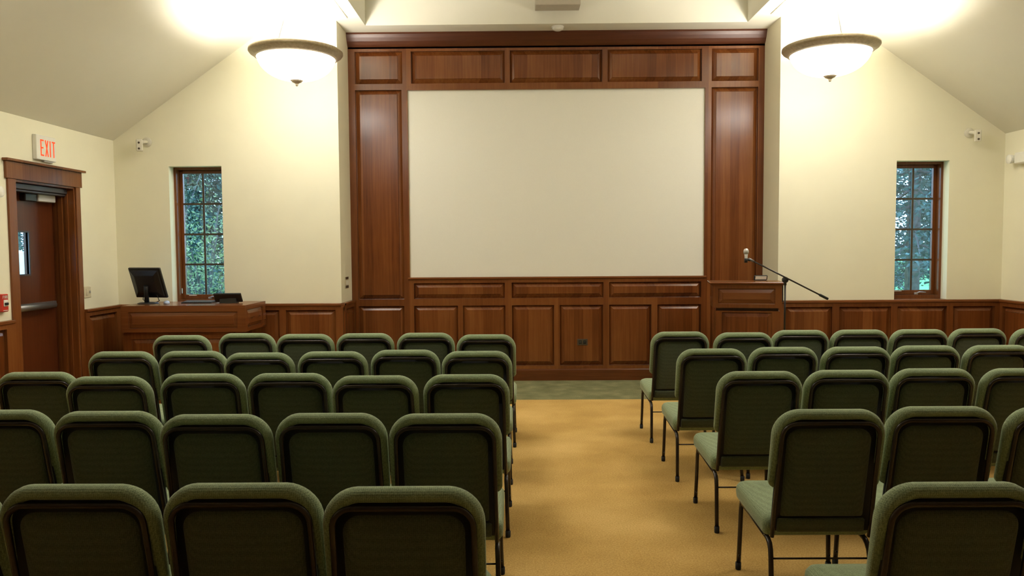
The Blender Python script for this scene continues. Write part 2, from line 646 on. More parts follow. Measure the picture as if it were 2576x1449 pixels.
# ------------------------------------------------------------------ panelled alcove wall
P_A = Plane((0, YA), (1, 0), (0, -1))
SX0, SX1, SZ0, SZ1 = -1.315, 2.238, 1.262, 3.503
tops = [(-1.938, -1.372), (-1.268, -0.147), (-0.090, 1.013), (1.075, 2.195), (2.313, 2.865)]
H = [(a, b, 3.580, 3.960) for a, b in tops]
H += [(-1.940, -1.385, 1.000, 3.508), (2.313, 2.865, 1.000, 3.508)]
H += [(-1.942, -1.388, 0.180, 0.920), (2.318, 2.865, 0.180, 0.920)]
H += [(a, b, 1.004, 1.195) for a, b in ((-1.268, -0.166), (-0.085, 1.027), (1.094, 2.204))]
H += [(a, b, 0.180, 0.920) for a, b in ((-1.270, -0.735), (-0.677, -0.160), (-0.083, 0.429), (0.496, 1.022), (1.094, 1.605), (1.677, 2.204))]
pan = frame_mesh(P_A, AL, AR, 0.0, 4.05, H + [(SX0, SX1, SZ0, SZ1)]).build('trim_3', 'cherry_rail')
tag(pan, kind='structure')
for h in H:
    raised_mesh(P_A, h).build('raised_panel', 'cherry', pan)
profile_run(P_A, BASE, AL, AR).build('baseboard', 'cherry_long', pan)
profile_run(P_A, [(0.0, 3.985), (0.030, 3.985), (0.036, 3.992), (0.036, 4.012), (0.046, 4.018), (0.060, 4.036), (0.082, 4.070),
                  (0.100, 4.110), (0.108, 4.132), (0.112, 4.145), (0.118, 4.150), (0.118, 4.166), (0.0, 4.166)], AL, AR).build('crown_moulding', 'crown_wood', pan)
profile_run(P_A, [(0.0, 1.236), (0.040, 1.236), (0.052, 1.244), (0.052, 1.258), (0.046, 1.264), (0.0, 1.264)], -1.335, 2.262).build('screen_ledge', 'cherry_long', pan)

scr = thing('projection_screen', 'large blank off-white projection screen set into the cherry panelling', 'screen', (0.46, YA - 0.006, SZ0))
MB().box(SX0 - 0.46, SX1 - 0.46, -0.004, 0.004, 0.003, SZ1 - SZ0).build('screen_surface', 'screen', scr)
fb = MB()
fw_ = 0.006
w0, w1, hh = SX0 - 0.46, SX1 - 0.46, SZ1 - SZ0
for b in ((w0, w0 + fw_, 0.003, hh), (w1 - fw_, w1, 0.003, hh), (w0 + fw_, w1 - fw_, hh - fw_, hh)):
    fb.box(b[0], b[1], -0.012, -0.004, b[2], b[3])
fb.build('edge_frame', 'beige', scr)

# ------------------------------------------------------------------ wainscots
P_F = Plane((0, YF), (1, 0), (0, -1))
P_L = Plane((XL, 0), (0, 1), (1, 0))
P_R = Plane((XR, 0), (0, 1), (-1, 0))
zz = (0.180, 0.925)
wainscot('trim_4', P_F, XL, AL + 0.022, [(-4.47, -4.02, *zz), (-3.93, -3.40, *zz), (-3.32, -2.725, *zz), (-2.650, -2.082, *zz)], (XL, AL + 0.05))
wainscot('trim_5', P_F, AR - 0.022, XR, [(3.020, 3.544, *zz), (3.625, 4.208, *zz), (4.280, 4.835, *zz), (4.905, 5.372, *zz)], (AR - 0.05, XR))
wainscot('trim_6', Plane((AL, 0), (0, 1), (1, 0)), YF + 0.001, YA - 0.022, [(8.66, 9.06, *zz)], (YF - 0.049, YA - 0.022))
wainscot('trim_7', Plane((AR, 0), (0, 1), (-1, 0)), YF + 0.001, YA - 0.022, [(8.66, 9.06, *zz)], (YF - 0.049, YA - 0.022))
lh = [(6.60 - 0.66 * k - 0.56, 6.66 - 0.66 * k - 0.03, *zz) for k in range(4)]
wainscot('trim_8', P_L, YB, 6.752, lh, (YB, 6.735))
wainscot('trim_9', P_L, 7.860, YF - 0.022, [(7.925, 8.470, *zz)], (7.868, YF - 0.022))
rh = [(8.49 - 0.66 * k - 0.58, 8.49 - 0.66 * k, *zz) for k in range(5)]
wainscot('trim_10', P_R, YB, YF - 0.022, rh)

# ------------------------------------------------------------------ windows
ZW0, ZW1 = WZ0, WZ1


def window(n, wa, wb, crank_at):
    ya, yb = YF + 0.12, YF + 0.30
    f = MB()
    t = 0.028
    f.box(wa, wa + t, ya, yb, ZW0, ZW1).box(wb - t, wb, ya, yb, ZW0, ZW1)
    f.box(wa + t, wb - t, ya, yb, ZW1 - t, ZW1).box(wa + t, wb - t, ya, yb, ZW0 - 0.02, ZW0 + 0.045)
    win = f.build('window_%d' % n, 'cherry_rail')
    tag(win, kind='structure')
    sy = ya + 0.085
    s = MB()
    st = 0.036
    a, b, c, d = wa + t, wb - t, ZW0 + 0.045, ZW1 - t
    s.bbox(a, a + st, sy, sy + 0.045, c, d).bbox(b - st, b, sy, sy + 0.045, c, d)
    s.bbox(a + st, b - st, sy, sy + 0.045, d - st, d).bbox(a + st, b - st, sy, sy + 0.045, c, c + 0.05)
    sash = s.build('sash', 'cherry_rail', win)
    mu = MB()
    gx0, gx1, gz0, gz1 = a + st, b - st, c + 0.05, d - st
    cx = (gx0 + gx1) / 2
    mu.box(cx - 0.011, cx + 0.011, sy + 0.004, sy + 0.018, gz0, gz1)
    for k in (1, 2, 3):
        z = gz0 + (gz1 - gz0) * k / 4
        mu.box(gx0, gx1, sy + 0.003, sy + 0.019, z - 0.011, z + 0.011)
    mu.build('muntins', 'outlet', sash)
    MB().box(gx0 - 0.005, gx1 + 0.005, sy + 0.020, sy + 0.026, gz0 - 0.005, gz1 + 0.005).build('pane', 'glass', sash)
    # stool under the window, a crank and a latch
    MB().bbox(wa - 0.002, wb + 0.002, YF - 0.002, ya + 0.01, ZW0 - 0.03, ZW0 + 0.002, 0.003).build('window_sill', 'cherry_long', win)
    cr = MB()
    x = crank_at
    cr.bbox(x - 0.02, x + 0.02, ya + 0.055, ya + 0.083, ZW0 + 0.046, ZW0 + 0.066, 0.004)
    cr.tube([(x, ya + 0.06, ZW0 + 0.062), (x + 0.03, ya + 0.05, ZW0 + 0.074), (x + 0.10, ya + 0.045, ZW0 + 0.070)], 0.006, 8)
    cr.build('crank_handle', 'chrome', win)
    MB().bbox(wa + t + 0.0, wa + t + 0.012, ya + 0.04, ya + 0.06, ZW0 + 0.11, ZW0 + 0.17, 0.003).build('sash_latch', 'chrome', win)
    MB().box(cx - 0.20, cx - 0.11, sy - 0.003, sy, c + 0.036, c + 0.046).build('maker_plate', 'grey_white', win)


window(1, *WINS[0], -3.60)
window(2, *WINS[1], 4.60)

# ------------------------------------------------------------------ door in the left wall
cas = MB()
X0 = XL
cw = 0.018
for a, b, z0, z1 in ((6.752, DY0, 0, DZ), (DY1, 7.870, 0, DZ), (6.728, 7.895, DZ, DZ + 0.155)):
    dd = cw if z1 <= DZ else cw + 0.006
    cas.bbox(X0 - 0.001, X0 + dd, a, b, z0, z1, 0.003)
cas.bbox(X0 - 0.001, X0 + 0.055, 6.705, 7.925, DZ + 0.155, DZ + 0.178, 0.004)
door = cas.build('door_1', 'cherry_rail')
tag(door, kind='structure')
jb = MB()
jx = X0 - WW
for a, b, z0, z1 in ((DY0 - 0.001, DY0 + 0.02, 0, DZ), (DY1 - 0.02, DY1 + 0.001, 0, DZ)):
    jb.box(jx, X0, a, b, z0, z1)
jb.box(jx, X0, DY0 + 0.02, DY1 - 0.02, DZ - 0.02, DZ + 0.001)
jb.box(X0 - 0.155, X0 - 0.11, DY1 - 0.045, DY1 - 0.02, 0, DZ - 0.02)
jb.box(X0 - 0.155, X0 - 0.11, DY0 + 0.02, DY0 + 0.045, 0, DZ - 0.02)
jb.box(X0 - 0.085, X0 - 0.06, DY1 - 0.034, DY1 - 0.02, 0, DZ - 0.02)
jb.build('jamb', 'cherry_rail', door)
hd = MB()
hd.bbox(X0 - 0.205, X0 - 0.06, DY0 + 0.022, DY1 - 0.022, DZ - 0.075, DZ - 0.022, 0.006)
hd.bbox(X0 - 0.12, X0 - 0.075, DY0 + 0.022, DY1 - 0.022, DZ - 0.098, DZ - 0.076, 0.006)
hd.build('head_stop', 'dark_frame', door)
SXF = X0 - 0.215           # room-side face of the slab
sy0, sy1, sz1 = DY0 + 0.024, DY1 - 0.024, DZ - 0.024
ly0, ly1, lz0, lz1 = 7.165, 7.352, 1.392, 1.796
PD = Plane((SXF, 0), (0, 1), (1, 0))
slab = frame_mesh(PD, sy0, sy1, 0.008, sz1, [(ly0, ly1, lz0, lz1)], 0.0, -0.045).build('door_slab', 'door_wood', door)
lt = frame_mesh(PD, ly0 - 0.018, ly1 + 0.018, lz0 - 0.018, lz1 + 0.018, [(ly0, ly1, lz0, lz1)], 0.008, -0.02).build('light_frame', 'dark_frame', slab)
MB().box(SXF - 0.026, SXF - 0.020, ly0, ly1, lz0, lz1).build('pane', 'glass', slab)
pb = MB()
pb.bbox(SXF, SXF + 0.035, 6.92, 7.72, 1.035, 1.105, 0.006)
bar = pb.build('panic_bar', 'grey_bar', door)
MB().tube([(SXF + 0.05, 6.98, 1.07), (SXF + 0.05, 7.645, 1.07)], 0.034, 14).build('push_pad', 'grey_bar', bar)
MB().lathe([(0.0, 0.014), (0.012, 0.014), (0.016, 0.0)], 16, (SXF + 0.034, 7.672, 1.07), axis='X').build('indicator_button', 'red', bar)
cl = MB().bbox(SXF + 0.002, SXF + 0.075, 7.43, 7.70, 2.105, 2.175, 0.006).build('door_closer', 'grey_white', door)
arm = MB()
arm.tube([(SXF + 0.05, 7.66, 2.18), (SXF + 0.05, 7.66, 2.196)], 0.012, 10)
arm.tube([(SXF + 0.05, 7.66, 2.19), (SXF + 0.11, 7.30, 2.19), (SXF + 0.115, 7.20, 2.19)], 0.008, 8)
arm.tube([(SXF + 0.112, 7.24, 2.195), (SXF + 0.10, 7.05, 2.20)], 0.009, 8)
arm.build('closer_arm', 'grey_bar', cl)
MB().bbox(SXF + 0.002, SXF + 0.06, 7.25, 7.43, 2.100, 2.176, 0.006).build('closer_cover', 'bronze', cl)

# ================================================================== PENDANT LAMPS
PC = 0.445


def pendant():
    t = thing('pendant_lamp', 'x', 'lamp', (0, 0, 0))
    zr = 3.556
    rr = 0.452
    # rim: rolled brass ring
    rim = [(rr - 0.075, zr - 0.070), (rr - 0.050, zr - 0.058), (rr - 0.035, zr - 0.040), (rr - 0.012, zr - 0.030), (rr, zr - 0.014), (rr - 0.002, zr + 0.006),
           (rr - 0.014, zr + 0.014), (rr - 0.040, zr + 0.004), (rr - 0.065, zr - 0.012), (rr - 0.090, zr - 0.050), (rr - 0.075, zr - 0.070)]
    MB().lathe(rim, 72).build('rim', 'rim', t)
    rb = rr - 0.078
    bowl = []
    for i in range(15):
        a = R(90 * i / 14)
        bowl.append((max(0.02, rb * math.cos(a) ** 0.85), zr - 0.055 - 0.225 * math.sin(a) ** 1.15))
    MB().lathe(bowl, 72).build('glass_bowl', 'bowl', t)
    zb = zr - 0.055 - 0.225
    MB().lathe([(0.0, zb + 0.012), (0.062, zb + 0.010), (0.064, zb - 0.001), (0.046, zb - 0.014), (0.022, zb - 0.026), (0.012, zb - 0.034), (0.014, zb - 0.042),
                (0.010, zb - 0.052), (0.0, zb - 0.056)], 24).build('finial', 'rim', t)
    for k in range(3):
        a = R(22 + 120 * k)
        ca, sa = math.cos(a), math.sin(a)
        rod = MB().tube([(rr * 0.86 * ca, rr * 0.86 * sa, zr + 0.005), (0.06 * ca, 0.06 * sa, ZC - 0.03)], 0.006, 8).build('rod', 'grey_white', t)
        MB().lathe([(0.0, 0.02), (0.014, 0.015), (0.016, 0.0), (0.014, -0.015), (0.0, -0.02)], 12, (rr * 0.86 * ca, rr * 0.86 * sa, zr + 0.012)).build('rod_end', 'rim', rod)
    MB().lathe([(0.0, ZC - 0.05), (0.05, ZC - 0.048), (0.09, ZC - 0.030), (0.10, ZC - 0.015), (0.10, ZC - 0.0135)], 32).build('ceiling_canopy', 'grey_white', t)
    ld = bpy.data.lights.new('lamp_bulb', 'POINT')
    ld.energy = UPLAMP
    ld.color = LAMPCOL
    ld.shadow_soft_size = 0.09
    lo = bpy.data.objects.new('lamp_bulb', ld)
    COL.objects.link(lo)
    lo.parent = t
    lo.location = (0, 0, zr - 0.14)
    return t


pen = pendant()
note_kids(pen)
PENS = [(-2.62 + PC, 7.53, 'lit bowl pendant with brass rim on the left, nearest the door'),
        (2.62 + PC, 7.53, 'lit bowl pendant with brass rim on the right, above the lectern side'),
        (-2.62 + PC, 4.70, 'unseen bowl pendant added to light the left seating block'),  # out-of-view pair, added to light the chair tops and seats
        (2.62 + PC, 4.70, 'unseen bowl pendant added to light the right seating block')]
for i, (x, y, lb) in enumerate(PENS):
    o = pen if i == 0 else copy_tree(pen)
    o.location = (x, y, 0)
    tag(o, lb, 'lamp', 'bowl pendants on the flat ceiling bands')

# ================================================================== CHAIRS
TH = R(11.5)
BMAT = Matrix.Translation((0, 0.0, 0.365)) @ Matrix.Rotation(TH, 4, 'X')   # backrest frame: x, w (towards the sitter), v (up the back)


def make_chair():
    t = thing('stacking_chair', 'x', 'chair')
    # seat cushion
    hx = 0.240
    prof = [(0.000, -0.020, -0.016), (0.0, 0.0, 0.0), (0.012, 0.006, 0.016)]
    rings = []
    seat_out = rrect(hx, 0.03, 0.495, 0.05, 0.03, 6)

    def seat_ring(inset, z, puff=0.0):
        r = []
        for x, y in rrect(hx - inset, 0.03 + inset, 0.498 - inset, max(0.05 - inset * 0.5, 0.02), 0.03, 6):
            zt = z - 0.028 * (0.498 - y) / 0.47      # slight fall to the rear
            yy = (y - 0.26) / 0.24
            r.append((x, y, zt + puff * (1 - 0.6 * max(0, yy) ** 3)))
        return r
    for ins, z, pf in ((0.03, 0.358, 0), (0.012, 0.362, 0), (0.003, 0.376, 0), (0.0, 0.405, 0), (0.002, 0.425, 0), (0.012, 0.441, 0), (0.03, 0.449, 0.002), (0.06, 0.453, 0.004), (0.11, 0.456, 0.007), (0.18, 0.457, 0.009)):
        rings.append(seat_ring(ins, z, pf))
    MB().loops(rings).build('seat', 'fabric', t)
    # backrest cushion: wraps round past the tube frame
    bh, v0, v1 = 0.239, 0.205, 0.566
    rings = []
    for ins, w in ((0.042, 0.020), (0.039, 0.014), (0.033, 0.002), (0.022, -0.004), (0.010, 0.002), (0.002, 0.014), (0.0, 0.028), (0.002, 0.042), (0.010, 0.054), (0.028, 0.064), (0.06, 0.070), (0.12, 0.074)):
        rings.append([(x, max(w, 0.018) if v < v0 + 0.06 else w, v + (0.010 * (1 - (x / bh) ** 2) if v > 0.4 else 0)) for x, v in rrect(bh - ins, v0 + ins * 0.5, v1 - 0.008 - ins, max(0.105 - ins * 0.7, 0.02), 0.03, 9)])
    MB().loops(rings, cap0=False).tf(BMAT).build('backrest', 'fabric', t)
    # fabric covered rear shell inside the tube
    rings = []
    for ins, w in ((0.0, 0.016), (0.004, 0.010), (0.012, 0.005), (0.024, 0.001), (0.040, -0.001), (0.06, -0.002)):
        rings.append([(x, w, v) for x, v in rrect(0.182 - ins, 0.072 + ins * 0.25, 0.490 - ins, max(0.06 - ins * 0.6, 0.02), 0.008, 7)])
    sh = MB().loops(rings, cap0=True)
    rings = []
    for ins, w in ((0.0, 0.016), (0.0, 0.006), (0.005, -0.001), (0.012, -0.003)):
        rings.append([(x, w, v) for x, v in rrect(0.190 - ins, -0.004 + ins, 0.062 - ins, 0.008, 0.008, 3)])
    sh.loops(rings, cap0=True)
    sh.tf(BMAT).build('back_panel', 'fabric_shaded', t)
    MB().loops([[(x, w, v) for x, v in rrect(0.213, 0.0, 0.528, 0.075, 0.006, 7)] for w in (0.012, 0.026)]).tf(BMAT).build('back_gap_shade', 'black_matte', t)  # black sheet standing in for the shadowed gap inside the tube
    # bronze tube arch round the shell
    arch = []
    for x, v in ((0.212, -0.020), (0.211, 0.10), (0.208, 0.25), (0.206, 0.38), (0.205, 0.45)):
        arch.append((x, v))
    for i in range(1, 9):
        a = R(90 * i / 8)
        arch.append((0.205 - 0.062 + 0.062 * math.cos(a), 0.455 + 0.062 * math.sin(a)))
    pts = [(x, -0.005, v) for x, v in arch] + [(-x, -0.005, v) for x, v in reversed(arch)]
    MB().tube(pts, 0.0095, 10).tf(BMAT).build('back_frame', 'bronze', t)
    # rails below the seat and a cross tube
    fr = MB()
    for sx in (-1, 1):
        fr.tube([(sx * 0.214, 0.445, 0.347), (sx * 0.214, 0.30, 0.340), (sx * 0.214, 0.06, 0.322)], 0.0115, 8)
    fr.tube([(-0.214, 0.40, 0.343), (0.214, 0.40, 0.343)], 0.010, 8)
    fr.tube([(-0.214, 0.12, 0.328), (0.214, 0.12, 0.328)], 0.010, 8)
    fr.build('seat_frame', 'bronze', t)
    for sx in (-1, 1):
        lf = MB().tube([(sx * 0.214, 0.425, 0.346), (sx * 0.215, 0.440, 0.338), (sx * 0.216, 0.446, 0.315), (sx * 0.220, 0.450, 0.16), (sx * 0.224, 0.455, 0.022)], 0.0115, 10).build('leg', 'bronze', t)
        MB().lathe([(0.0, 0.0), (0.013, 0.0), (0.0145, 0.006), (0.0145, 0.036), (0.0, 0.036)], 12, (sx * 0.2245, 0.4555, 0.0)).build('foot_glide', 'black_matte', lf)
        MB().lathe([(0.0, 0.012), (0.004, 0.012), (0.006, 0.0)], 10, (sx * 0.2235, 0.441, 0.075), axis='Y').build('rivet', 'chrome', lf)
        lr = MB().tube([(sx * 0.214, 0.075, 0.323), (sx * 0.214, 0.045, 0.318), (sx * 0.214, 0.022, 0.306), (sx * 0.215, 0.006, 0.285), (sx * 0.216, -0.002, 0.255), (sx * 0.219, -0.020, 0.14), (sx * 0.223, -0.042, 0.022)], 0.0115, 10).build('leg', 'bronze', t)
        MB().lathe([(0.0, 0.0), (0.013, 0.0), (0.0145, 0.006), (0.0145, 0.036), (0.0, 0.036)], 12, (sx * 0.2235, -0.044, 0.0)).build('foot_glide', 'black_matte', lr)
    MB().tube([(-0.216, -0.004, 0.248), (0.216, -0.004, 0.248)], 0.0045, 8).build('stretcher', 'bronze', t)
    return t


chair0 = make_chair()
note_kids(chair0)
ROWS = {
    ('L', 5): [(-2.745, 6.167), (-2.255, 6.287), (-1.748, 6.203), (-1.263, 6.235), (-0.766, 6.239), (-0.263, 6.101)],
    ('L', 4): [(-2.725, 5.209), (-2.238, 5.209), (-1.750, 5.111), (-1.265, 5.151), (-0.780, 5.21), (-0.285, 5.131)],
    ('L', 3): [(-2.764, 4.353), (-2.265, 4.19), (-1.779, 4.267), (-1.288, 4.265), (-0.790, 4.171), (-0.291, 4.194)],
    ('L', 2): [(-2.280, 3.33), (-1.78, 3.293), (-1.285, 3.22), (-0.799, 3.232), (-0.313, 3.214)],
    ('L', 1): [(-1.800, 2.29), (-1.315, 2.278), (-0.828, 2.283), (-0.341, 2.244)],
    ('R', 5): [(1.314, 6.219), (1.806, 6.138), (2.315, 6.284), (2.804, 6.288), (3.296, 6.293), (3.795, 6.326), (4.290, 6.30)],
    ('R', 4): [(1.31, 5.184), (1.815, 5.244), (2.312, 5.244), (2.809, 5.285), (3.305, 5.285)],
    ('R', 3): [(1.336, 4.248), (1.830, 4.273), (2.327, 4.311), (2.825, 4.30)],
    ('R', 2): [(1.317, 3.262), (1.818, 3.307), (2.318, 3.29)],
    ('R', 1): [(1.285, 2.265)],
}
ORD = ['', 'second', 'third', 'fourth', 'fifth', 'sixth', 'seventh']
ROWNAME = {5: 'frontmost row, closest to the screen', 4: 'row just behind the frontmost', 3: 'middle row', 2: 'row just ahead of the nearest', 1: 'nearest row, at the bottom of the photo'}
rng = random.Random(4)
first = True
for (blk, r), spots in ROWS.items():
    side = 'left' if blk == 'L' else 'right'
    order = list(reversed(spots)) if blk == 'L' else spots
    for i, (x, y) in enumerate(order):
        o = chair0 if first else copy_tree(chair0)
        first = False
        o.location = (x, y, 0)
        o.rotation_euler = (0, 0, R(rng.uniform(-0.5, 0.5)))
        pos = 'aisle seat' if i == 0 else ORD[i] + ' from the aisle'
        tag(o, 'green chair, %s block, %s, %s' % (side, ROWNAME[r], pos), 'chair', 'green stacking chairs in the %s block' % side)

# ================================================================== AV CONSOLE (left)
cs = thing('media_console', 'wide cherry media console with raised panels below the left window', 'desk', (-3.52, 7.85, 0))
cx = -3.52
a, b = -4.16 - cx, -2.873 - cx
PF = Plane((0, 0), (1, 0), (0, -1))
PRt = Plane((b, 0), (0, 1), (1, 0))
z0, z1 = 0.757, 1.036
tb = MB()
th = 0.022
dep = 0.62
tb.box(a, b, 0.0, dep, z0, z1)
top = tb.build('upper_box', 'cherry_long', cs)
frame_mesh(PF, a, b, z0, z1, [(a + 0.075, b - 0.065, 0.795, 0.972)], 0.018, 0.0).build('face_frame', 'cherry_long', top)
raised_mesh(PF, (a + 0.075, b - 0.065, 0.795, 0.972), 0.018, 0.042).build('raised_panel', 'cherry_long', top)
frame_mesh(PRt, -0.018, dep, z0, z1, [(0.05, dep - 0.09, 0.795, 0.985)], 0.018, 0.0).build('side_frame', 'cherry_long', top)
raised_mesh(PRt, (0.05, dep - 0.09, 0.795, 0.985), 0.018, 0.042).build('raised_panel', 'cherry_long', top)
ba, bb = a + 0.004, b - 0.16
lo = MB().box(ba, bb, 0.035, dep - 0.03, 0.0, z0 - 0.006).build('base_cabinet', 'cherry_rail', cs)
PF2 = Plane((0, 0.035), (1, 0), (0, -1))
hs = [(ba + 0.08, ba + 0.54, 0.14, 0.685), (ba + 0.62, bb - 0.05, 0.14, 0.685)]
frame_mesh(PF2, ba, bb, 0.0, z0 - 0.008, hs, 0.018, 0.0).build('base_frame', 'cherry_rail', lo)
for h in hs:
    raised_mesh(PF2, h, 0.018, 0.045).build('raised_panel', 'cherry', lo)

# monitor seen from behind
ZD = 1.036
mo = thing('computer_monitor', 'black computer monitor on the console, turned with its back to the room', 'monitor', (-4.03, 8.16, ZD))
TM = Matrix.Translation((0.02, -0.04, 0.226)) @ Matrix.Rotation(R(-15), 4, 'Z') @ Matrix.Rotation(R(19), 4, 'X')
pnl = MB().bbox(-0.203, 0.203, 0.0, 0.026, -0.172, 0.172, 0.006).tf(TM).build('display_panel', 'black', mo)
bk = MB()
rings = []
for ins, y in ((0.022, 0.0), (0.026, -0.014), (0.075, -0.032), (0.085, -0.034)):
    rings.append([(-0.203 + ins, y, -0.172 + ins), (0.203 - ins, y, -0.172 + ins), (0.203 - ins, y, 0.172 - ins), (-0.203 + ins, y, 0.172 - ins)])
bk.loops(rings, cap0=False, smooth=False).tf(TM).build('rear_housing', 'black', pnl)
MB().box(-0.187, 0.187, 0.026, 0.0275, -0.152, 0.157).tf(TM).build('display_glass', 'screen_glass', pnl)
pt = MB()
for x in (-0.09, 0.10):
    pt.box(x - 0.014, x + 0.014, -0.020, -0.012, -0.130, -0.108)
pt.tf(TM).build('ports', 'chrome', pnl)
st = MB()
st.tube([(0.02, -0.07, 0.20), (0.0, -0.03, 0.10), (-0.005, -0.015, 0.012)], [0.026, 0.022, 0.026], 12)
st.build('neck', 'black', mo)
MB().lathe([(0.0, 0.018), (0.08, 0.016), (0.105, 0.008), (0.108, 0.0), (0.0, 0.0)], 32).build('base', 'black', mo)
cb = MB()
for sx, dx in ((-0.075, -0.03), (0.10, 0.05)):
    p0 = TM @ Vector((sx, -0.02, -0.13))
    cb.tube([p0, p0 + Vector((dx * 0.3, 0.0, -0.05)), Vector((p0.x * 0.5 + dx, 0.03, 0.03)), Vector((p0.x * 0.3, 0.09, 0.006))], 0.004, 8)
cb.build('cable', 'black_matte', mo)

tp = thing('touch_panel', 'low tilted black touch panel at the right end of the console', 'control panel', (-3.15, 8.16, ZD))
TT = Matrix.Translation((0.0, -0.02, 0.053)) @ Matrix.Rotation(R(4), 4, 'Z') @ Matrix.Rotation(R(38), 4, 'X')
bx = MB().bbox(-0.146, 0.146, 0.0, 0.022, -0.058, 0.062, 0.005).tf(TT).build('housing', 'black', tp)
MB().box(-0.128, 0.128, 0.022, 0.0235, -0.046, 0.05).tf(TT).build('display_glass', 'screen_glass', bx)
MB().prism([(0.0, 0.0), (0.09, 0.0), (0.075, 0.012), (0.01, 0.055)], lambda p, q: (q, p[0] - 0.03, p[1]), -0.09, 0.09).build('stand', 'black', tp)
MB().lathe([(0.0, 0.004), (0.004, 0.004), (0.006, 0.0)], 10, (-0.07, 0, 0)).tf(TT @ Matrix.Translation((0, -0.0, -0.045)) @ Matrix.Rotation(R(90), 4, 'X')).build('screw', 'chrome', bx)

ms = thing('computer_mouse', 'small blue-grey computer mouse on the console beside the monitor', 'mouse', (-3.80, 8.10, ZD), R(20))
rings = []
for z, s_ in ((0.0, 0.94), (0.010, 1.0), (0.020, 0.94), (0.029, 0.75), (0.034, 0.45), (0.0355, 0.15)):
    rings.append([(0.031 * s_ * math.cos(2 * PI * k / 20), 0.055 * s_ * math.sin(2 * PI * k / 20), z) for k in range(20)])
MB().loops(rings).build('shell', 'bluegrey', ms)
MB().lathe([(0.0, -0.004), (0.007, -0.004), (0.007, 0.004), (0.0, 0.004)], 14, (0, 0.030, 0.029), axis='X').build('scroll_wheel', 'black', ms)

kb = thing('computer_keyboard', 'dark keyboard lying between monitor and touch panel on the console', 'keyboard', (-3.50, 8.22, ZD))
kbody = MB().prism([(0.0, 0.0), (0.14, 0.0), (0.14, 0.022), (0.0, 0.011)], lambda p, q: (q, p[0] - 0.07, p[1]), -0.165, 0.165).build('body', 'black', kb)
kk = MB()
for r_ in range(4):
    for c_ in range(13):
        x = -0.152 + c_ * 0.0235
        y = -0.055 + r_ * 0.028
        zt = 0.012 + (y + 0.07) * 0.0786
        kk.box(x, x + 0.020, y, y + 0.024, zt, zt + 0.006)
tag(kk.build('keys', 'grey_bar', kb), kind='stuff')

# ================================================================== LECTERN (right)
le = thing('lectern', 'cherry lectern with two raised panels right of the screen', 'lectern', (2.385, 7.90, 0), R(-11))
lx = 2.385
PFL = Plane((0, 0.0), (1, 0), (0, -1))
up_ = MB().box(-0.345, 0.349, 0.0, 0.40, 0.972, 1.222).build('upper_body', 'cherry_rail', le)
frame_mesh(PFL, -0.345, 0.349, 0.972, 1.222, [(-0.292, 0.282, 1.012, 1.176)], 0.018, 0.0).build('face_frame', 'cherry_rail', up_)
raised_mesh(PFL, (-0.292, 0.282, 1.012, 1.176), 0.018, 0.045).build('raised_panel', 'cherry_long', up_)
MB().bbox(-0.381, 0.378, -0.045, 0.435, 1.222, 1.242, 0.005).build('top_board', 'cherry_long', le)
MB().bbox(-0.365, 0.362, -0.028, 0.42, 1.207, 1.222, 0.005).build('top_moulding', 'cherry_long', le)
MB().box(-0.310, 0.318, 0.022, 0.38, 0.94, 0.972).build('neck_shadow_board', 'door_wood', le)  # darker wood paints the shadow line under the upper body
lw = MB().box(-0.312, 0.332, 0.012, 0.39, 0.0, 0.94).build('lower_body', 'cherry_rail', le)
PFL2 = Plane((0, 0.012), (1, 0), (0, -1))
frame_mesh(PFL2, -0.312, 0.332, 0.0, 0.94, [(-0.252, 0.256, 0.16, 0.925)], 0.016, 0.0).build('lower_frame', 'cherry_rail', lw)
raised_mesh(PFL2, (-0.252, 0.256, 0.16, 0.925), 0.016, 0.045).build('raised_panel', 'cherry', lw)
MB().bbox(-0.345, 0.355, -0.03, 0.41, 0.0, 0.09, 0.008).build('plinth', 'cherry_long', le)
ct = MB().bbox(0.349, 0.372, 0.06, 0.34, 1.03, 1.205, 0.004).build('side_control_plate', 'black', le)
dv = thing('document_display', 'small framed display lying tilted on the lectern top', 'display', (2.632, 8.22, 1.242))
TD = Matrix.Translation((0, 0, 0.028)) @ Matrix.Rotation(R(20), 4, 'X')
fr = MB().bbox(-0.072, 0.072, 0.0, 0.02, -0.026, 0.026, 0.004).tf(TD).build('housing', 'black', dv)
MB().box(-0.060, 0.060, -0.002, 0.0, -0.018, 0.020).tf(TD).build('display_glass', 'lens', fr)
MB().box(-0.06, 0.06, 0.0, 0.04, 0.0, 0.012).build('foot', 'black', dv)

# microphone on its boom stand
mi = thing('microphone_stand', 'black boom microphone stand beside the lectern', 'microphone stand', (2.624, 7.45, 0))
MB().lathe([(0.0, 0.030), (0.03, 0.028), (0.10, 0.020), (0.125, 0.010), (0.128, 0.0), (0.0, 0.0)], 40).build('base', 'black_matte', mi)
MB().tube([(0, 0, 0.02), (0, 0, 0.72)], 0.0125, 12).build('lower_tube', 'black', mi)
MB().tube([(0, 0, 0.70), (0, 0, 1.255)], 0.009, 12).build('pole', 'black', mi)
MB().lathe([(0.0, 0.68), (0.017, 0.68), (0.019, 0.70), (0.017, 0.74), (0.0, 0.745)], 16).build('height_clutch', 'black_matte', mi)
cp = MB().lathe([(0.0, 0.028), (0.022, 0.026), (0.030, 0.012), (0.030, -0.012), (0.022, -0.026), (0.0, -0.028)], 20, (0, 0, 1.283), axis='Y').build('boom_clutch', 'black', mi)
MB().tube([(0, 0, 1.23), (0, 0, 1.273)], 0.014, 12).build('collar', 'black', cp)
pa, pbm = Vector((-0.339, -0.03, 1.477)), Vector((0.412, -0.03, 1.093))
bo = MB().tube([pa, pbm], 0.0075, 12).build('boom_arm', 'bronze', mi)
dr = (pbm - pa).normalized()
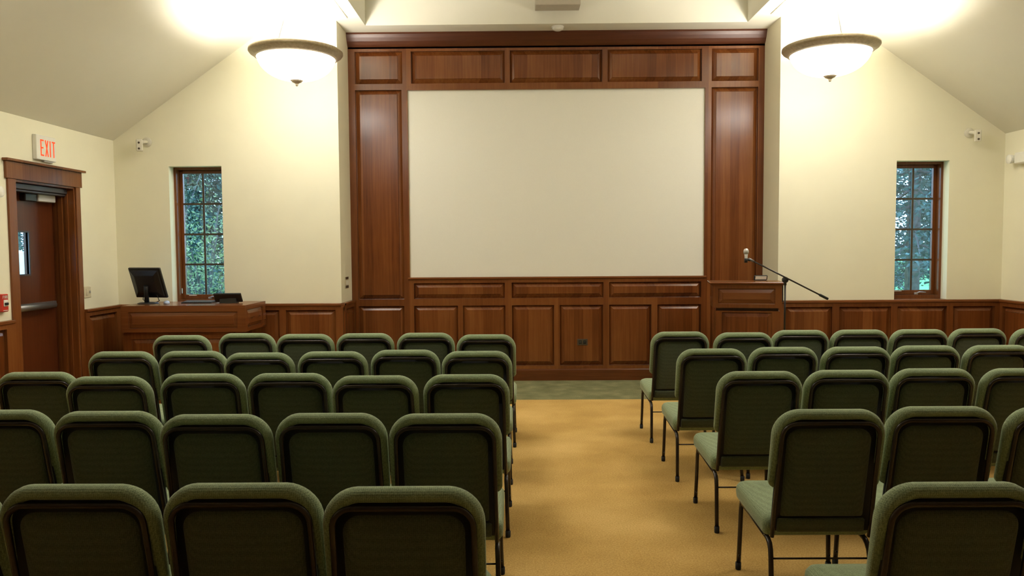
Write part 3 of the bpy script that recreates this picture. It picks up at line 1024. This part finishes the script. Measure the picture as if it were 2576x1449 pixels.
MB().tube([pbm - dr * 0.10, pbm - dr * 0.09, pbm - dr * 0.005, pbm], [0.009, 0.013, 0.013, 0.009], 14).build('counterweight', 'black', bo)
MB().tube([pa - dr * 0.035, pa + dr * 0.02], 0.012, 12).build('boom_tip', 'grey_bar', bo)
mic = thing('microphone', 'silver-headed microphone clipped to the raised end of the boom', 'microphone', (2.229, 7.42, 1.467))
mb_ = MB().lathe([(0.0, 0.0), (0.010, 0.001), (0.012, 0.01), (0.0145, 0.05), (0.017, 0.075), (0.0, 0.076)], 20).build('body', 'grey_white', mic)
MB().lathe([(0.0, 0.074), (0.018, 0.072), (0.0235, 0.080), (0.0255, 0.095), (0.0235, 0.112), (0.015, 0.124), (0.0, 0.128)], 24).build('head_grille', 'chrome', mic)
MB().tube([(0.012, 0, 0.020), (0.03, 0, 0.012), (0.052, 0, 0.016)], 0.011, 10).build('clip', 'black', mic)
MB().lathe([(0.0, -0.012), (0.015, -0.012), (0.017, 0.03), (0.0, 0.03)], 16).build('clip_sleeve', 'black', mic)

# ================================================================== WALL FITTINGS


def stroke_text(word, h, w, gap, t, P):
    """block letters from straight strokes; P(u, z) -> 3-D (list of front and back)"""
    G = {
        'E': [((0, 0), (0, 1)), ((0, 0), (1, 0)), ((0, .5), (.8, .5)), ((0, 1), (1, 1))],
        'X': [((0, 0), (1, 1)), ((0, 1), (1, 0))],
        'I': [((.5, 0), (.5, 1))],
        'T': [((.5, 0), (.5, 1)), ((0, 1), (1, 1))],
        'F': [((0, 0), (0, 1)), ((0, .52), (.8, .52)), ((0, 1), (1, 1))],
        'R': [((0, 0), (0, 1)), ((0, 1), (1, 1)), ((1, 1), (1, .5)), ((0, .5), (1, .5)), ((.35, .5), (1, 0))],
    }
    mb = MB()
    u = 0.0
    for chx in word:
        lw_ = w * (0.35 if chx == 'I' else 1.0)
        for (ax, az), (bx_, bz) in G[chx]:
            A = Vector((u + ax * (lw_ - t) + t / 2, t / 2 + az * (h - t)))
            B = Vector((u + bx_ * (lw_ - t) + t / 2, t / 2 + bz * (h - t)))
            d = (B - A).normalized()
            n = Vector((-d.y, d.x)) * t / 2
            A2, B2 = A - d * t / 2, B + d * t / 2
            q = [A2 - n, B2 - n, B2 + n, A2 + n]
            mb.prism([(p.x, p.y) for p in q], lambda p, s_: P(p[0], p[1], s_), 0.0, 1.0)
        u += lw_ + gap
    return mb, u - gap


# EXIT sign on the left wall above the door: text runs along +Y
ex = thing('exit_sign', 'white box exit sign with lit red letters above the door', 'exit sign', (XL, 7.29, 2.60))
eb = MB().bbox(0.0, 0.042, -0.15, 0.15, -0.116, 0.118, 0.004).build('housing', 'white', ex)
tx, wdt = stroke_text('EXIT', 0.155, 0.050, 0.020, 0.014, lambda u, z, s_: (0.0422 + 0.002 * s_, u - 0.092, z - 0.078))
tx.build('lettering', 'exit_red', eb)
MB().bbox(0.0, 0.03, -0.02, 0.12, -0.128, -0.116, 0.003).build('mounting_base', 'grey_white', ex)

fp = thing('fire_alarm_pull', 'red fire alarm pull station left of the door', 'fire alarm', (XL, 6.612, 1.16))
fb_ = MB().bbox(0.0, 0.045, -0.044, 0.044, -0.078, 0.079, 0.006).build('housing', 'red', fp)
tx, wdt = stroke_text('FIRE', 0.026, 0.0165, 0.0045, 0.004, lambda u, z, s_: (0.0452 + 0.0012 * s_, u - 0.033, z + 0.040))
tx.build('lettering', 'white', fb_)
MB().bbox(0.045, 0.053, -0.028, 0.028, -0.030, 0.028, 0.004).build('handle_plate', 'white', fb_)
hb = MB().bbox(0.050, 0.062, -0.023, 0.023, -0.020, 0.004, 0.004).build('pull_handle', 'black', fp)
MB().box(0.045, 0.0465, -0.03, 0.03, -0.068, -0.063).build('rule_line', 'white', fb_)

sw = thing('light_switch', 'beige switch plate on the cream wall right of the door', 'light switch', (XL, 7.957, 1.178))
MB().bbox(0.0, 0.007, -0.062, 0.062, -0.060, 0.060, 0.003).build('plate', 'beige', sw)
MB().bbox(0.007, 0.013, -0.035, -0.008, -0.034, 0.034, 0.002).build('blank_insert', 'beige', sw)
MB().bbox(0.007, 0.020, 0.026, 0.038, -0.013, 0.013, 0.003).build('key_switch', 'chrome', sw)

wp = thing('wall_plate', 'beige control plate with dark inserts on the left alcove return', 'wall plate', (AL, 8.838, 1.222))
MB().bbox(0.0, 0.007, -0.085, 0.085, -0.070, 0.070, 0.003).build('plate', 'beige', wp)
for z in (-0.050, 0.052):
    MB().bbox(0.007, 0.010, -0.072, 0.072, z - 0.014, z + 0.014, 0.002).build('label_strip', 'outlet', wp)
for y in (-0.045, 0.0, 0.045):
    MB().bbox(0.007, 0.012, y - 0.016, y + 0.016, -0.028, 0.028, 0.003).build('button', 'white', wp)

ot = thing('power_outlet', 'dark brown power outlet low on the panelled wall', 'outlet', (0.770, YA - 0.0395, 0.468))
op = MB().bbox(-0.062, 0.062, -0.006, 0.0, -0.038, 0.038, 0.002).build('cover_plate', 'outlet', ot)
for x in (-0.026, 0.026):
    so = MB().bbox(x - 0.018, x + 0.018, -0.009, -0.006, -0.020, 0.020, 0.003).build('socket', 'black', ot)
    MB().box(x - 0.008, x - 0.005, -0.0096, -0.009, -0.004, 0.010).box(x + 0.005, x + 0.008, -0.0096, -0.009, -0.004, 0.010).build('slots', 'grey_bar', so)

sd = thing('smoke_detector', 'round white smoke detector below the ceiling in front of the crown', 'smoke detector', (0.472, 8.89, ZC))
MB().lathe([(0.072, 0.0), (0.072, -0.010), (0.066, -0.014)], 36).build('mounting_base', 'white', sd)
MB().lathe([(0.066, -0.014), (0.066, -0.022), (0.058, -0.034), (0.036, -0.044), (0.0, -0.046)], 36).build('cover', 'white', sd)

bxx = thing('wall_box', 'beige box fixture mounted high in the ceiling tray above the screen', 'wall box', (0.457, TY2, 4.55))
bb_ = MB().bbox(-0.252, 0.252, -0.22, 0.0, -0.24, 0.20, 0.006).build('housing', 'boxgrey', bxx)
MB().box(-0.085, 0.085, -0.223, -0.219, -0.180, -0.174).build('slot', 'outlet', bb_)


def bracket(loc, flip, lb):
    t = thing('wall_bracket', lb, 'bracket', loc, 0, 'white speaker brackets on the gable wall')
    MB().lathe([(0.0, -0.016), (0.048, -0.014), (0.055, -0.006), (0.055, 0.0), (0.0, 0.0)], 28, (0, 0, 0.02), axis='Y').build('wall_disc', 'bracket', t)
    s = -flip
    MB().tube([(0, -0.01, 0.02), (s * 0.02, -0.06, 0.015), (s * 0.03, -0.085, 0.0)], [0.020, 0.022, 0.024], 14).build('arm', 'bracket', t)
    pl = MB().bbox(-0.034, 0.034, -0.018, 0.018, -0.085, 0.050, 0.008).tf(Matrix.Translation((s * 0.035, -0.105, -0.01)) @ Matrix.Rotation(R(18 * flip), 4, 'Z')).build('mounting_plate', 'bracket', t)
    for z in (-0.065, 0.0):
        MB().lathe([(0.0, -0.006), (0.010, -0.006), (0.012, 0.0)], 12, (s * 0.032, -0.124, z), axis='Y').build('bolt', 'outlet', t)
    return t


bracket((-4.19, YF, 2.815), 1, 'empty white speaker bracket above the left window, nearer the door')
bracket((5.055, YF, 2.845), -1, 'empty white speaker bracket above the right window')


def emergency_light(loc, dirx, lb, span):
    t = thing('emergency_light', lb, 'emergency light', loc, 0, 'emergency lights on the side walls')
    bd = MB().bbox(min(0, dirx * 0.085), max(0, dirx * 0.085), -0.15, 0.15, -0.06, 0.06, 0.010).build('housing', 'white', t)
    for y in span:
        MB().tube([(dirx * 0.05, y * 0.12, 0.02), (dirx * 0.055, y * 0.19, 0.01)], 0.012, 10).build('swivel', 'white', t)
        hd_ = MB().tube([(dirx * 0.02, y * 0.205, 0.0), (dirx * 0.06, y * 0.205, 0.0), (dirx * 0.105, y * 0.205, 0.0)], [0.030, 0.044, 0.050], 20).build('lamp_head', 'white', t)
        MB().lathe([(0.0, dirx * 0.012), (0.03, dirx * 0.009), (0.046, 0.0)], 20, (dirx * 0.105, y * 0.205, 0.0), axis='X').build('lens', 'lens', hd_)
    return t


emergency_light((XR, 8.145, 2.545), -1, 'white twin-head emergency light on the right wall', (1, -1))
emergency_light((XL, 6.325, 2.13), 1, 'white twin-head emergency light left of the door casing', (1, -1))

# ================================================================== OUTSIDE
MB().box(-70, 70, 9.5, 90, -0.30, -0.12).build('lawn', 'lawn')
lawn = bpy.data.objects['lawn']
tag(lawn, kind='structure')
gl = MB().box(-70, XL - WW - 0.05, -20, 9.5, -0.30, -0.12).build('lawn.001', 'lawn')
tag(gl, kind='structure')


def leaves(rs, n, cen, size, flat=0.5):
    """n small leaf quads round given centres (k,3)"""
    k = len(cen)
    pick = rs.integers(0, k, n)
    c = cen[pick] + rs.normal(0, 1, (n, 3)) * max(size * 2.2, 0.14) * np.array([1, 1, 0.7])
    d1 = rs.normal(0, 1, (n, 3))
    d1[:, 2] *= flat
    d1 /= np.linalg.norm(d1, axis=1, keepdims=True)
    d2 = np.cross(d1, rs.normal(0, 1, (n, 3)))
    d2 /= np.linalg.norm(d2, axis=1, keepdims=True)
    s_ = size * rs.uniform(0.6, 1.3, (n, 1))
    v = np.stack([c - d1 * s_, c + d2 * s_ * 0.45, c + d1 * s_, c - d2 * s_ * 0.45], 1).reshape(-1, 3)
    f = np.arange(n * 4).reshape(-1, 4)
    return v, f


def foliage_obj(name, v, f, mat, parent):
    me = bpy.data.meshes.new(name)
    me.from_pydata(v.tolist(), [], f.tolist())
    me.materials.append(M[mat])
    o = bpy.data.objects.new(name, me)
    COL.objects.link(o)
    o.parent = parent
    return o


def spruce(x, y, h, r, seed, lb, bare=0.6, n=9000, mat='spruce', size=0.07, trunk=0.12):
    rs = np.random.default_rng(seed)
    t = thing('spruce_tree', lb, 'tree', (x, y, -0.12), 0, 'trees beyond the windows')
    MB().tube([(0, 0, 0), (0.03, 0, h * 0.4), (0, 0, h)], [trunk, trunk * 0.75, 0.02], 12).build('trunk', 'bark', t)
    cen = []
    br = MB()
    zz_ = bare
    while zz_ < h:
        rad = r * (1 - (zz_ / h) ** 1.3) + 0.15
        a0 = rs.uniform(0, 6.28)
        nb = 6
        for b_ in range(nb):
            a = a0 + b_ * 2 * PI / nb + rs.uniform(-0.3, 0.3)
            L_ = rad * rs.uniform(0.75, 1.1)
            pts = []
            for i in range(5):
                q = i / 4
                pts.append((L_ * q * math.cos(a), L_ * q * math.sin(a), zz_ - 0.30 * L_ * q ** 1.4))
                if q > 0.2:
                    cen += [pts[-1]] * 2
            br.tube(pts, [0.022, 0.018, 0.014, 0.010, 0.006], 5)
        zz_ += rs.uniform(0.28, 0.42)
    br.build('branches', 'bark', t)
    v, f = leaves(rs, int(n * 2.2), np.array(cen), size * 0.68, 0.6)
    foliage_obj('needles', v, f, mat, t)
    return t


def broadleaf(x, y, h, r, seed, lb, mat='leaf_y', n=5000, size=0.055, cat='tree', name='leafy_tree'):
    rs = np.random.default_rng(seed)
    t = thing(name, lb, cat, (x, y, -0.12), 0, 'trees beyond the windows')
    br = MB()
    cen = []
    for k in range(9):
        a = rs.uniform(0, 6.28)
        el = rs.uniform(0.45, 1.0)
        tip = Vector((r * math.cos(a) * (1.2 - el * 0.6), r * math.sin(a) * (1.2 - el * 0.6), h * el))
        pts = [Vector((0, 0, 0)), Vector((tip.x * 0.15, tip.y * 0.15, tip.z * 0.35)), Vector((tip.x * 0.55, tip.y * 0.55, tip.z * 0.75)), tip]
        br.tube(pts, [0.045, 0.032, 0.02, 0.007], 6)
        for q in range(9):
            s_ = 0.3 + 0.7 * q / 8
            p = pts[1].lerp(tip, s_)
            cen.append((p.x, p.y, p.z))
            for _ in range(2):
                cen.append((p.x + rs.normal(0, 0.22 * r), p.y + rs.normal(0, 0.22 * r), p.z + rs.normal(0, 0.12 * h)))
    br.build('branches', 'bark', t)
    v, f = leaves(rs, int(n * 2.2), np.array(cen), size * 0.62, 0.8)
    foliage_obj('leaves', v, f, mat, t)
    return t


# beyond the left window
broadleaf(-4.75, 11.4, 2.5, 0.75, 11, 'yellow-green leafy shrub low behind the left window', 'leaf_y', 1500, 0.045, 'shrub', 'leafy_shrub')
broadleaf(-5.9, 12.6, 4.4, 1.5, 12, 'thin leafy tree with bare pale branches behind the left window', 'leaf', 3200, 0.05)
spruce(-7.0, 15.4, 9.0, 2.5, 13, 'dense dark spruce filling the left window', 0.35, 22000, 'spruce', 0.095)
spruce(-9.2, 21.4, 10.0, 2.3, 14, 'spruce standing behind the dense one in the left window', 0.35, 12000, 'spruce', 0.12)
spruce(-5.6, 20.2, 9.5, 1.9, 17, 'dark spruce at the right edge of the left window', 0.5, 9000, 'spruce', 0.08)
# beyond the right window
spruce(7.05, 13.6, 9.5, 2.1, 21, 'tall spruce with a bare lower trunk behind the right window', 1.75, 12500, 'spruce', 0.075, 0.13)
spruce(9.7, 17.5, 8.5, 2.0, 22, 'second spruce further back right of the trunk behind the right window', 1.15, 10500, 'spruce', 0.085, 0.12)
broadleaf(9.1, 19.5, 1.5, 0.9, 23, 'low pale shrub on the lawn left of the spruce trunk', 'leaf', 1500, 0.06, 'shrub', 'leafy_shrub')
for i, (x, y, h) in enumerate(((-16, 34, 9), (-11, 36, 10), (14, 44, 8), (19, 46, 9), (24, 43, 10))):
    spruce(x, y, h, 2.6, 40 + i, ['distant spruce far left of the garden', 'distant spruce behind the left window trees', 'distant spruce at the far side of the lawn, leftmost of three',
                                  'distant spruce at the far side of the lawn, middle of three', 'distant spruce at the far side of the lawn, rightmost of three'][i], 0.6, 3500, 'spruce', 0.16)
# beyond the door light
spruce(-15.6, 23.4, 8.5, 1.9, 31, 'spruce seen through the small pane of the door', 1.6, 6000, 'spruce', 0.08)
pc = thing('marker_post', 'white marker post among the shrubs outside the left window', 'post', (-4.55, 12.2, -0.12))
MB().bbox(-0.030, 0.030, -0.030, 0.030, 0.0, 1.10, 0.008).build('shaft', 'siding', pc)
MB().bbox(-0.036, 0.036, -0.036, 0.036, 1.10, 1.13, 0.006).build('post_cap', 'siding', pc)
fe = thing('board_fence', 'white board fence seen through the small pane of the door', 'fence', (-11.95, 18.0, -0.12), R(30))
for k in range(14):
    MB().bbox(-1.4 + k * 0.2, -1.4 + k * 0.2 + 0.19, 0.0, 0.025, 0.05, 1.70, 0.004).build('board', 'siding', fe)
for x in (-1.4, 0.0, 1.4):
    MB().box(x - 0.05, x + 0.05, 0.025, 0.125, 0.0, 1.75).build('post', 'siding', fe)
for z in (0.35, 1.40):
    MB().box(-1.4, 1.4, 0.025, 0.065, z - 0.04, z + 0.04).build('rail', 'siding', fe)
rk = thing('garden_rock', 'low grey rock on the ground outside the left window', 'rock', (-4.30, 13.4, -0.12))
rings = []
rs = np.random.default_rng(5)
for z, s_ in ((0.0, 1.0), (0.2, 1.02), (0.45, 0.85), (0.62, 0.5), (0.68, 0.2)):
    rings.append([(0.5 * s_ * math.cos(2 * PI * k / 14) * (1 + 0.08 * math.sin(k * 2.3)), 0.4 * s_ * math.sin(2 * PI * k / 14) * (1 + 0.1 * math.cos(k * 1.7)), z) for k in range(14)])
MB().loops(rings).build('boulder', 'stone', rk)
